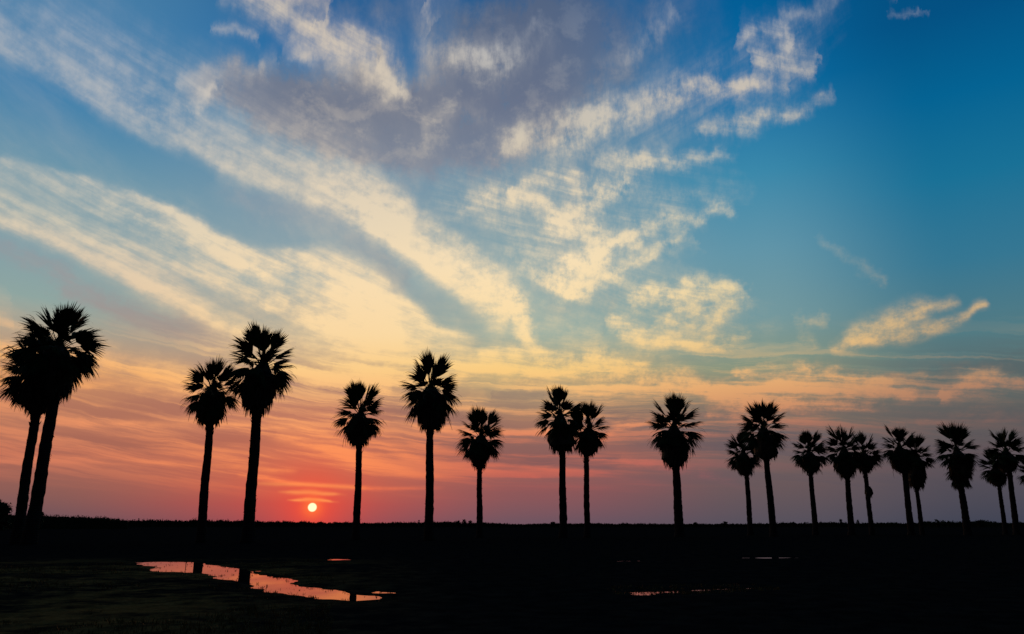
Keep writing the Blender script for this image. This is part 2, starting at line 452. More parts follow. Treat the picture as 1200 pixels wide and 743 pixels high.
    stroke([(335, 66, 6), (365, 74, 5)], .4),
    stroke([(256, 38, 4), (275, 42, 5), (292, 44, 4)], .55),
    stroke([(452, 78, 7), (468, 92, 8), (480, 100, 5)], .6),
    stroke([(487, 0, 12), (492, 40, 12), (500, 75, 12)], .22),
    stroke([(540, 62, 9, .6), (568, 64, 12, 1), (584, 76, 9, .9)], .75, 'soft'),
    stroke([(510, 134, 8), (530, 130, 9), (560, 132, 8)], .28),
    stroke([(600, 60, 6), (622, 38, 4)], .25),
    stroke([(720, 70, 8), (760, 45, 8), (785, 20, 6)], .25),
    stroke([(300, 80, 10), (320, 76, 8)], .25),
]


lit_sum = _acc[0]
_acc[0] = None
# bright slits in the cloud right over the sun
stroke([(335, 576.5, 1.6, .5), (352, 577.5, 2.4), (366, 577, 2.8), (386, 579, 2.2), (405, 579, 1.5, .2)], 0.62, 'soft', crisp=True)
stroke([(344, 586.5, 1.2, .4), (356, 586.5, 1.7), (368, 586, 2.0), (384, 587, 1.6), (394, 588, 1.2, .2)], 0.8, 'soft', crisp=True)
stroke([(310, 566, 2, .5), (360, 568, 2.2), (420, 572, 2, .5)], 0.5, 'soft', crisp=True)
slit_sum = _acc[0]
_acc[0] = None
stroke([(470, 15, 10, .7), (476, 50, 10, 1), (482, 88, 9, .9)], 0.95)
stroke([(405, 12, 9, .6), (440, 8, 10, .8)], 0.5)
gap = g.math('MULTIPLY_ADD', g.math('MINIMUM', _acc[0], 1.0), -0.85, 1.0)
front = g.smooth(g.math('ABSOLUTE', az), 45.0, 70.0, 1.0, 0.0) * gap
fine = g.noise(g.comb(az, gel * 1.15, 1.7), scale=0.72, detail=8.0, rough=0.70)
broad = g.smooth(g.noise(g.comb(az * 0.8 + el * 0.5, gel * 1.3, 31.0), scale=0.16, detail=4.0, rough=0.55), 0.32, 0.68, -0.5, 0.5)
fray = g.noise(g.comb(az * 0.55 + gel * 0.30, gel * 1.6 - az * 0.1, 4.2), scale=1.5, detail=5.0, rough=0.6)
# cirrus everywhere, parallel streets running away from the viewer
plx = dx / (dz + 0.12)
ply = dy / (dz + 0.12)
veil = g.noise(g.comb(plx * 3.2, ply * 0.9, 2.0), scale=1.0, detail=7.0, rough=0.6)
low_streak = g.noise(g.comb(caz * 0.055, cel * 1.15 + az * 0.16 - g.smooth(az, -12.0, 25.0) * 3.2, 6.0), scale=1.0, detail=6.0, rough=0.62, dist=0.25)
low_m = g.smooth(el, 1.0, 4.0) * g.smooth(el, 9.0, 14.0, 1.0, 0.0)
right_clear = g.smooth(az + el * -0.25, 2.0, 16.0, 1.0, 0.12)
veil_m = g.smooth(el, 6.0, 12.0) * right_clear
dsum = dark_sum * front
lsum = lit_sum * front
puffy = g.smooth(az + el * 0.6, 4.0, 14.0, 0.38, 1.2)
mottle = g.smooth(g.noise(g.comb(az, el * 1.3, 21.0), scale=0.34, detail=8.0, rough=0.64, dist=0.15), 0.30, 0.70)
high = g.smooth(el, 20.0, 27.0)
texture = g.smooth(fine, 0.26, 0.74, -0.5, 0.5) * puffy + g.smooth(fray, 0.28, 0.72, -0.5, 0.5) * 0.45 + broad * 0.5
dv = dsum * (1.0 + texture * 0.5 + (mottle - 0.5) * high * 0.5) + low_m * g.smooth(low_streak, 0.54, 0.40) * 0.55
da = g.smooth(dv, -0.1, 1.25, -0.02, 0.94).clamp()
lv = lsum * (1.0 + texture) + dsum * high * g.smooth(mottle, 0.45, 1.0, 0.0, 0.20) + veil_m * g.smooth(veil, 0.42, 0.78) * 0.42 + low_m * g.smooth(low_streak, 0.46, 0.62) * 0.95 * g.smooth(az + g.smooth(el, 3.0, 7.0) * -14.0, 4.0, 18.0, 1.0, 0.4)
la = (g.smooth(lv, -0.14, 1.7, -0.03, 1.0) * g.smooth(el, 14.0, 30.0, 0.97, 0.84)).clamp()

col = g.mix(da, base, shade)
col = g.mix(la, col, bright)
# glow about the setting sun
ca = g.vmath('DOT_PRODUCT', D3, tuple(SUN))
dist = g.math('MULTIPLY', g.math('ARCCOSINE', g.math('MINIMUM', ca, 0.9999999)), 180 / math.pi)
glow = g.math('POWER', math.exp(-1), g.math('POWER', dist / 2.15, 1.25)) * 0.80
col = g.mix(glow * (1.0 - la * 0.45), col, lin((255, 66, 48)))
col = g.mix(g.math('MINIMUM', slit_sum * front, 0.9), col, lin((255, 152, 84)))
core = g.math('POWER', math.exp(-1), g.math('POWER', dist / 0.62, 2.0)) * 0.75
col = g.mix(core, col, lin((255, 120, 60)))
disc = g.smooth(dist, 0.235, 0.325, 1.0, 0.0)
sun_col = g.vmath('SCALE', S(g, g.ramp(0.5, [(0.0, (1, .88, .50, 1)), (1.0, (1, .88, .50, 1))]).s), scale=1.25)
col = g.mix(disc, col, sun_col)
# a little physical dusk sky underneath it all
nishita = g.n.new("ShaderNodeTexSky")
nishita.sky_type = 'NISHITA'
nishita.sun_disc = False
nishita.sun_elevation = R(max(SUN_EL, 0.6))
nishita.sun_rotation = R(SUN_AZ)
bg1 = g.n.new("ShaderNodeBackground")
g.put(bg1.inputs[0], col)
bg1.inputs[1].default_value = 1.0
bg2 = g.n.new("ShaderNodeBackground")
g.put(bg2.inputs[0], S(g, nishita.outputs[0]))
bg2.inputs[1].default_value = 0.002
add = g.n.new("ShaderNodeAddShader")
g.l.new(bg1.outputs[0], add.inputs[0])
g.l.new(bg2.outputs[0], add.inputs[1])
wo = g.n.new("ShaderNodeOutputWorld")
g.l.new(add.outputs[0], wo.inputs[0])

# ------------------------------------------------------------------ materials
def material(name, build):
    m = bpy.data.materials.new(name)
    m.use_nodes = True
    gg = G(m.node_tree)
    b = m.node_tree.nodes['Principled BSDF']
    co = gg.n.new("ShaderNodeTexCoord")
    geo = gg.n.new("ShaderNodeNewGeometry")
    build(gg, b, S(gg, co.outputs['Object']), S(gg, geo.outputs['Position']))
    return m


def bump(gg, b, h, strength, dist):
    n = gg.n.new("ShaderNodeBump")
    n.inputs['Strength'].default_value = strength
    n.inputs['Distance'].default_value = dist
    gg.put(n.inputs['Height'], h)
    gg.l.new(n.outputs[0], b.inputs['Normal'])


def m_ground(gg, b, ob, pos):
    x, y, z = gg.sep(pos)
    big = gg.noise(pos, scale=0.22, detail=5.0, rough=0.6)
    mid = gg.noise(pos, scale=1.6, detail=5.0, rough=0.65)
    fine_ = gg.noise(pos, scale=14.0, detail=3.0, rough=0.6)
    # dry grass on the left bank of the puddle, bare wet mud elsewhere
    side = gg.smooth(x + y * 0.10 + (big - 0.5) * 9.0, -5.5, 1.5, 1.0, 0.0) * gg.smooth(y, 44.0, 30.0, 0.0, 1.0)
    mud = gg.mix(gg.smooth(mid, 0.35, 0.7), (0.011, 0.009, 0.008, 1), (0.024, 0.020, 0.016, 1))
    dry = gg.mix(gg.smooth(fine_, 0.35, 0.65), (0.14, 0.072, 0.020, 1), (0.22, 0.125, 0.042, 1))
    patch = gg.smooth(big * 0.6 + mid * 0.4, 0.44, 0.60)
    c = gg.mix(side * patch, mud, dry)
    gg.put(b.inputs['Base Color'], c)
    b.inputs['Roughness'].default_value = 0.92
    b.inputs['Specular IOR Level'].default_value = 0.0
    bump(gg, b, mid * 0.6 + fine_ * 0.4, 0.8, 0.05)


def m_water(gg, b, ob, pos):
    b.inputs['Base Color'].default_value = (0.012, 0.010, 0.009, 1)
    b.inputs['Roughness'].default_value = 0.015
    b.inputs['IOR'].default_value = 1.333
    n = gg.noise(pos, scale=2.2, detail=3.0, rough=0.5)
    bump(gg, b, n, 0.05, 0.006)


def m_bark(gg, b, ob, pos):
    x, y, z = gg.sep(ob)
    rings = gg.math('SINE', z * 34.0 + gg.noise(ob, scale=2.0, detail=3.0) * 9.0)
    n = gg.noise(gg.comb(x * 6.0, y * 6.0, z * 1.4), scale=1.5, detail=5.0)
    gg.put(b.inputs['Base Color'], gg.mix(n, (0.030, 0.022, 0.016, 1), (0.075, 0.058, 0.044, 1)))
    b.inputs['Roughness'].default_value = 0.95
    b.inputs['Specular IOR Level'].default_value = 0.0
    bump(gg, b, rings * 0.4 + n, 0.9, 0.06)


def m_leaf(c0, c1, trans=0.0):
    def f(gg, b, ob, pos):
        n = gg.noise(pos, scale=1.3, detail=3.0)
        gg.put(b.inputs['Base Color'], gg.mix(gg.smooth(n, 0.3, 0.7), c0, c1))
        b.inputs['Roughness'].default_value = 0.7
        b.inputs['Specular IOR Level'].default_value = 0.02
    return f


M_GROUND = material("field_soil", m_ground)
M_WATER = material("still_water", m_water)
M_BARK = material("palm_bark", m_bark)
M_FROND = material("palm_leaf", m_leaf((0.028, 0.042, 0.014, 1), (0.05, 0.07, 0.024, 1)))
M_DEAD = material("dead_palm_leaf", m_leaf((0.05, 0.036, 0.02, 1), (0.10, 0.075, 0.045, 1)))
M_TREE = material("far_foliage", m_leaf((0.03, 0.042, 0.016, 1), (0.055, 0.07, 0.03, 1)))
M_TRUNK = material("far_trunk", m_leaf((0.04, 0.03, 0.022, 1), (0.07, 0.055, 0.04, 1)))
M_GRASS = material("dry_grass", m_leaf((0.10, 0.065, 0.016, 1), (0.18, 0.12, 0.036, 1)))
M_WOOD = material("weathered_wood", m_leaf((0.06, 0.045, 0.03, 1), (0.12, 0.09, 0.06, 1)))


# ------------------------------------------------------------------ mesh helpers
class MB:
    def __init__(s):
        s.v, s.f = [], []

    def add(s, vs, fs):
        o = len(s.v)
        s.v.extend(vs)
        s.f.extend([tuple(i + o for i in f) for f in fs])

    def tube(s, pts, radii, n=8, cap=True, lump=0.0):
        """tapered tube through points"""
        rings = []
        for i, p in enumerate(pts):
            p = Vector(p)
            a = Vector(pts[max(0, i - 1)])
            b = Vector(pts[min(len(pts) - 1, i + 1)])
            d = (b - a).normalized()
            u = d.orthogonal() if abs(d.z) < 0.9 else Vector((1, 0, 0))
            u = (u - d * u.dot(d)).normalized()
            w = d.cross(u)
            r = []
            for k in range(n):
                t = 2 * math.pi * k / n
                q = radii[i] * (1 + random.uniform(-lump, lump))
                r.append(tuple(p + (u * math.cos(t) + w * math.sin(t)) * q))
            rings.append(r)
        vs = [v for r in rings for v in r]
        fs = []
        for i in range(len(rings) - 1):
            for k in range(n):
                a, b = i * n + k, i * n + (k + 1) % n
                fs.append((a, b, b + n, a + n))
        if cap:
            fs.append(tuple(range(n))[::-1])
            fs.append(tuple((len(rings) - 1) * n + k for k in range(n)))
        s.add(vs, fs)

    def blade(s, base, direction, side, length, width, droop, seg=3):
        """one thin pointed leaf segment bending towards the ground"""
        vs, fs = [], []
        p = Vector(base)
        d = Vector(direction).normalized()
        sd = Vector(side).normalized()
        prof = {2: [0.45, 1.0, 0.0], 3: [0.4, 1.0, 0.62, 0.0], 4: [0.4, 0.95, 0.85, 0.5, 0.0]}[seg]
        for i in range(seg + 1):
            w = width * prof[i] * 0.5
            if i < seg:
                vs += [tuple(p - sd * w), tuple(p + sd * w)]
            else:
                vs += [tuple(p)]
            d = (d + Vector((0, 0, -droop / seg * (0.4 + 1.2 * i / seg)))).normalized()
            p = p + d * (length / seg)
        for i in range(seg - 1):
            a = 2 * i
            fs.append((a, a + 1, a + 3, a + 2))
        a = 2 * (seg - 1)
        fs.append((a, a + 1, a + 2))
        s.add(vs, fs)

    def mesh(s, name, mat, smooth=False):
        me = bpy.data.meshes.new(name)
        me.from_pydata([tuple(v) for v in s.v], [], s.f)
        me.materials.append(mat)
        if smooth:
            me.shade_smooth()
        me.update()
        return me

    def build(s, name, mat, parent=None, smooth=False):
        o = bpy.data.objects.new(name, s.mesh(name, mat, smooth))
        scene.collection.objects.link(o)
        if parent:
            o.parent = parent
        return o


def tag(o, label=None, cat=None, group=None, kind=None):
    if label: o['label'] = label
    if cat: o['category'] = cat
    if group: o['group'] = group
    if kind: o['kind'] = kind
    return o


def empty(name, loc):
    o = bpy.data.objects.new(name, None)
    o.empty_display_size = 0.5
    o.location = loc
    scene.collection.objects.link(o)
    return o


# ------------------------------------------------------------------ ground and puddles
def vnoise(x, y, seed=0):
    """vectorised value noise"""
    xi, yi = np.floor(x).astype(np.int64), np.floor(y).astype(np.int64)
    xf, yf = x - xi, y - yi
    xf = xf * xf * (3 - 2 * xf)
    yf = yf * yf * (3 - 2 * yf)

    def h(a, b):
        n = (a * 374761393 + b * 668265263 + seed * 1442695041) & 0xffffffff
        n = ((n ^ (n >> 13)) * 1274126177) & 0xffffffff
        return ((n ^ (n >> 16)) & 0xffff) / 65535.0
    return (h(xi, yi) * (1 - xf) + h(xi + 1, yi) * xf) * (1 - yf) + (h(xi, yi + 1) * (1 - xf) + h(xi + 1, yi + 1) * xf) * yf


def fbm(x, y, octs=4, seed=0):
    a, t, s = 0.5, 0.0, 0.0
    for o in range(octs):
        t = t + a * vnoise(x * 2 ** o, y * 2 ** o, seed + o * 17)
        s += a
        a *= 0.55
    return t / s - 0.5


def sdist(X, Y, poly):
    """signed distance to a polygon, negative inside"""
    d = np.full(X.shape, 1e9)
    inside = np.zeros(X.shape, bool)
    n = len(poly)
    for i in range(n):
        ax, ay = poly[i]
        bx, by = poly[(i + 1) % n]
        ex, ey = bx - ax, by - ay
        t = np.clip(((X - ax) * ex + (Y - ay) * ey) / (ex * ex + ey * ey + 1e-12), 0, 1)
        d = np.minimum(d, np.hypot(X - ax - t * ex, Y - ay - t * ey))
        c = ((ay > Y) != (by > Y)) & (X < (bx - ax) * (Y - ay) / (by - ay + 1e-12) + ax)
        inside ^= c
    return np.where(inside, -d, d)


PUDDLES = [
    ([(154, 659), (170, 658.5), (190, 658), (222, 658), (244, 661), (262, 664), (283, 665.5), (300, 670), (312, 674), (330, 678), (350, 682), (368, 688), (388, 690.5), (408, 692), (424, 697), (440, 700), (452, 703.5),
      (440, 705), (415, 704.2), (392, 703.6), (368, 702.5), (345, 698), (322, 694), (300, 690.5), (280, 684), (262, 681), (240, 677), (222, 671.5), (205, 670.5), (186, 670.5), (176, 667), (166, 662)], "long puddle glowing orange on the left of the field"),
    ([(296, 668.4), (306, 668.2), (314, 670), (300, 671)], None),
    ([(384, 655), (396, 654.7), (412, 655.4), (411, 656.6), (396, 656.8), (385, 656.4)], None),
    ([(430, 693), (446, 692.4), (463, 693.4), (462, 694.8), (446, 695), (432, 694.4)], None),
    ([(738, 695), (752, 693.4), (775, 693.6), (792, 693.4), (812, 690.4), (840, 688.8), (884, 689.2), (884, 690.8), (850, 691.6), (826, 693.4), (800, 694.8), (772, 696.6), (745, 697.2)], None),
    ([(688, 702.4), (702, 702.6), (724, 703.6), (722, 705.2), (704, 704.8), (690, 703.8)], None),
    ([(862, 653.6), (900, 652.9), (944, 653), (943, 654.2), (900, 654.6), (864, 654.7)], None),
    ([(720, 657.2), (752, 656.6), (752, 657.7), (722, 658.2)], None),
]
polys = []
for pts, _ in PUDDLES:
    polys.append([(lambda p: (p.x, p.y))(on_ground(x, y)) for x, y in pts])

# polar grid about the viewer's spot, fine where it is near
azs = np.concatenate([np.arange(-180, -40, 4.0), np.arange(-40, 40, 0.11), np.arange(40, 180, 4.0)])
rs = [0.0, 1.5, 3.0]
r = 5.0
while r < 110:
    rs.append(r)
    r *= 1.0075
while r < 9000:
    rs.append(r)
    r *= 1.06
rs.append(9000.0)
rs = np.array(rs)
A, RR = np.meshgrid(np.radians(azs), rs)
X, Y = RR * np.sin(A), RR * np.cos(A)


def ground_height(X, Y):
    base_h = 0.075 + 0.10 * fbm(X / 9, Y / 9, 4, 3) + 0.03 * fbm(X / 1.1, Y / 1.1, 3, 5) + 0.016 * fbm(X / 0.3, Y / 0.3, 2, 8)
    base_h = np.maximum(base_h, 0.022)
    h = base_h
    for k, poly in enumerate(polys):
        P_ = np.array(poly)
        near = (X > P_[:, 0].min() - 6) & (X < P_[:, 0].max() + 6) & (Y > P_[:, 1].min() - 8) & (Y < P_[:, 1].max() + 8)
        sd = np.full(X.shape, 9.0)
        sd[near] = sdist(X[near], Y[near], poly)
        wob = fbm(X / 1.6, Y / 1.6, 4, 31 + k)
        rough = 0.9 if k == 0 else 0.5 if k == 5 else 1.1
        sd = sd + wob * rough 
        bed = sd * 0.028 + (0.020 * fbm(X / 0.5, Y / 0.5, 3, 77) + 0.075 * fbm(X / 1.3, Y / 2.2, 3, 78) * np.clip((Y - 22) / 10, 0.25, 1) if k == 0 else 0.05 * fbm(X / 0.45, Y / 0.45, 3, 70 + k))
        bed = np.maximum(bed, -0.09)
        lip = np.clip((sd + 0.3) / 3.0, 0, 1)
        h = np.minimum(h, np.where(sd < 3.0, bed * (1 - lip) + base_h * lip + np.where(sd > 0, 0.004, 0), 9.0))
    return h


Z = ground_height(X, Y)
Z = np.where(RR > 110, 0.075 + 0.25 * fbm(X / 60, Y / 60, 3, 9) * np.clip((RR - 110) / 200, 0, 1), Z)
nr, na = A.shape
verts = np.stack([X, Y, Z], -1).reshape(-1, 3)
I = np.arange(nr * na).reshape(nr, na)
i0 = I[:-1, :]
i1 = I[1:, :]
quads = np.stack([i0, i1, np.roll(i1, -1, 1), np.roll(i0, -1, 1)], -1)
quads = quads[1:].reshape(-1, 4)        # leave out the collapsed innermost ring
me = bpy.data.meshes.new("ground")
me.vertices.add(len(verts))
me.vertices.foreach_set("co", verts.astype(np.float32).ravel())
me.loops.add(quads.size)
me.loops.foreach_set("vertex_index", quads.astype(np.int32).ravel())
me.polygons.add(len(quads))
me.polygons.foreach_set("loop_start", (np.arange(len(quads)) * 4).astype(np.int32))
me.polygons.foreach_set("loop_total", np.full(len(quads), 4, np.int32))
me.update(calc_edges=True)
me.flip_normals()
me.materials.append(M_GROUND)
ground = bpy.data.objects.new("ground", me)
scene.collection.objects.link(ground)
tag(ground, kind='structure')

for j, idx in enumerate([(0, 1, 3), (2,), (4,), (5,), (6,), (7,)]):
    P_ = np.concatenate([np.array(polys[i]) for i in idx])
    x0, y0 = P_.min(0) - 0.7
    x1, y1 = P_.max(0) + 0.7
    zz = -0.001 * j
    mb = MB()
    N = 24
    # water lies level; the soil rises out of it all round
    ring = [((x0 + x1) / 2 + (x1 - x0) / 2 * np.sign(math.cos(t)) * abs(math.cos(t)) ** .35, (y0 + y1) / 2 + (y1 - y0) / 2 * np.sign(math.sin(t)) * abs(math.sin(t)) ** .35, zz) for t in np.arange(N) / N * 2 * math.pi]
    mb.v = ring
    mb.f = [tuple(range(N))]
    tag(mb.build("puddle", M_WATER), kind='structure')

# ------------------------------------------------------------------ palms
def frond_mesh(theta, seed):
    """one fan leaf: stalk and pleated blade, tip one unit from the crown's heart; theta is its rise in degrees"""
    rd = random.Random(seed)
    mb = MB()
    t = R(theta)
    d = Vector((math.cos(t), 0, math.sin(t)))
    p = Vector((0, 0, 0))
    pts, L = [tuple(p)], 0.44
    sag = 0.06 if theta > 60 else (0.16 if theta > 20 else 0.30)
    for i in range(5):
        d = (d + Vector((0, 0, -sag / 5 * (0.5 + i * 0.4)))).normalized()
        p = p + d * (L / 5)
        pts.append(tuple(p))
    mb.tube(pts, [0.020, 0.013, 0.011, 0.010, 0.009, 0.008], 4)
    hub = Vector(pts[-1])
    side = Vector((0, 1, 0))
    roll = R(rd.uniform(-50, 50))
    side = (Matrix.Rotation(roll, 3, d) @ side).normalized()
    up = d.cross(side).normalized()
    if up.z < 0: up = -up
    N = 20
    for k in range(N):
        f = (k + 0.5) / N * 2 - 1
        ang = f * R(34 if theta > 60 else 44 if theta > 40 else 54)
        # blade folded along its middle; the rim fingers hang
        dirv = d * math.cos(ang) + side * math.sin(ang) - up * (0.22 * abs(f)) + up * 0.05
        ln = 0.60 * (1 - 0.30 * abs(f) ** 1.5) * rd.uniform(0.85, 1.08)
        wside = (side * math.cos(ang) - d * math.sin(ang) + up * rd.uniform(-0.6, 0.6)).normalized()
        mb.blade(hub, dirv, wside, ln, 0.052 * rd.uniform(0.8, 1.2), rd.uniform(0.5, 1.0) * (0.3 if theta > 60 else 0.6 if theta > 20 else 1.0) + (0.3 if theta < 20 else 0), 4)
    for _ in range(3):      # loose threads
        ang = rd.uniform(-1.0, 1.0)
        dirv = d * math.cos(ang) + side * math.sin(ang)
        mb.blade(hub + dirv * 0.35, dirv, up, 0.30, 0.010, 1.8, 4)
    return mb.mesh("frond", M_FROND)


THETAS = [84, 66, 48, 30, 12, -8, -26, -44]
FRONDS = {t: [frond_mesh(t, t * 10 + j + 500) for j in range(4)] for t in THETAS}
REACH = {}
for t in THETAS:
    for me_ in FRONDS[t]:
        hz_ = [v.co for v in me_.vertices]
        if t > 60:
            zt = sorted(v.z for v in hz_)[-8]
            REACH[me_.name] = (sorted(v.x for v in hz_)[-8] * (0.2 if t > 80 else .55), zt)
        else:
            xt = sorted(v.x for v in hz_)[-8]
            REACH[me_.name] = (xt, max(0.0, sum(v.z for v in hz_ if v.x > xt * .9) / max(1, sum(1 for v in hz_ if v.x > xt * .9))))

SKIRTS = {
    'onion': [(0, .30), (.12, .50), (.28, .78), (.45, .97), (.58, 1.0), (.72, .90), (.84, .70), (.94, .46), (1, .30)],
    'long': [(0, .30), (.12, .62), (.25, .84), (.45, .96), (.65, 1.0), (.8, .90), (.9, .68), (.97, .46), (1, .32)],
    'cone': [(0, .34), (.12, .66), (.25, .90), (.4, 1.0), (.55, .95), (.7, .80), (.84, .58), (.94, .42), (1, .32)],
    'bell': [(0, .32), (.1, .46), (.22, .50), (.36, .66), (.52, .92), (.66, 1.0), (.8, .95), (.91, .70), (1, .36)],
}


def skirt_mesh(bottom, top, width, prof, r_trunk, strands, seed, stray):
    rd = random.Random(seed)
    mb = MB()
    axis = top - bottom
    Ls = axis.length
    pts = [top - axis * t for t, _ in prof]
    prof = [(t, w * (1 + (rd.uniform(-.10, .10) if 0.05 < t < .97 else 0))) for t, w in prof]
    off = Vector((rd.uniform(-.12, .12), rd.uniform(-.12, .12), 0)) * width
    pts = [p + off * math.sin(math.pi * t) for p, (t, _) in zip(pts, prof)]
    rad = [max(width * w * 0.86, r_trunk * 0.9) for _, w in prof]
    mb.tube(pts, rad, 14, True, 0.10)

    def rad_at(t):
        for (t0, w0), (t1, w1) in zip(prof, prof[1:]):
            if t <= t1:
                return width * (w0 + (w1 - w0) * (t - t0) / (t1 - t0))
        return width * prof[-1][1]
    for i in range(260):
        t = rd.random() ** 0.85 * 0.9
        a = rd.uniform(0, 2 * math.pi)
        out = Vector((math.cos(a), math.sin(a), 0))
        base = top - axis * t + off * math.sin(math.pi * t) + out * (rad_at(t) * 0.78)
        for j in range(3):
            dv = Vector((0, 0, -1)) + out * rd.uniform(0.02, 0.55 if t < .6 else 0.22) + Vector((-out.y, out.x, 0)) * rd.uniform(-.25, .25)
            mb.blade(base, dv, Vector((-out.y, out.x, 0)) + out * rd.uniform(-.6, .6), Ls * rd.uniform(0.10, 0.26), Ls * 0.032 * rd.uniform(.6, 1.3), 0.5, 3)
    # whole dead leaves standing off the sides
    for i in range(stray):
        t = rd.uniform(0.1, 0.5)
        a = rd.uniform(0, 2 * math.pi)
        out = Vector((math.cos(a), math.sin(a), 0))
        tang = Vector((-out.y, out.x, 0))
        b0 = top - axis * t + out * rad_at(t) * 0.6
        p = b0 + out * width * rd.uniform(.35, .65) + Vector((0, 0, -1)) * Ls * 0.05
        mb.tube([tuple(b0), tuple((b0 + p) / 2 + Vector((0, 0, Ls * .02))), tuple(p)], [.04, .03, .03], 4)
        for j in range(16):
            f = j / 15 * 2 - 1
            dv = Vector((0, 0, -1)) * (1 - .3 * abs(f)) + tang * f * .7 + out * rd.uniform(-.1, .5)
            mb.blade(p, dv, tang + out * rd.uniform(-.8, .8), Ls * rd.uniform(.16, .30), Ls * .018, .7, 3)
    # old flower stalks trailing below
    for i in range(strands):
        t = rd.uniform(0.15, 0.7)
        a = rd.uniform(0, 2 * math.pi)
        out = Vector((math.cos(a), math.sin(a), 0))
        p = top - axis * t + out * rad_at(t) * rd.uniform(0.9, 1.05)
        q = p + out * width * rd.uniform(.05, .3) - Vector((0, 0, Ls * rd.uniform(.15, .25)))
        e = q + out * rd.uniform(-.1, .15) * width - Vector((0, 0, Ls * rd.uniform(.1, .25)))
        mb.tube([tuple(p), tuple(q), tuple(e)], [.035, .03, .012], 4)
    return mb


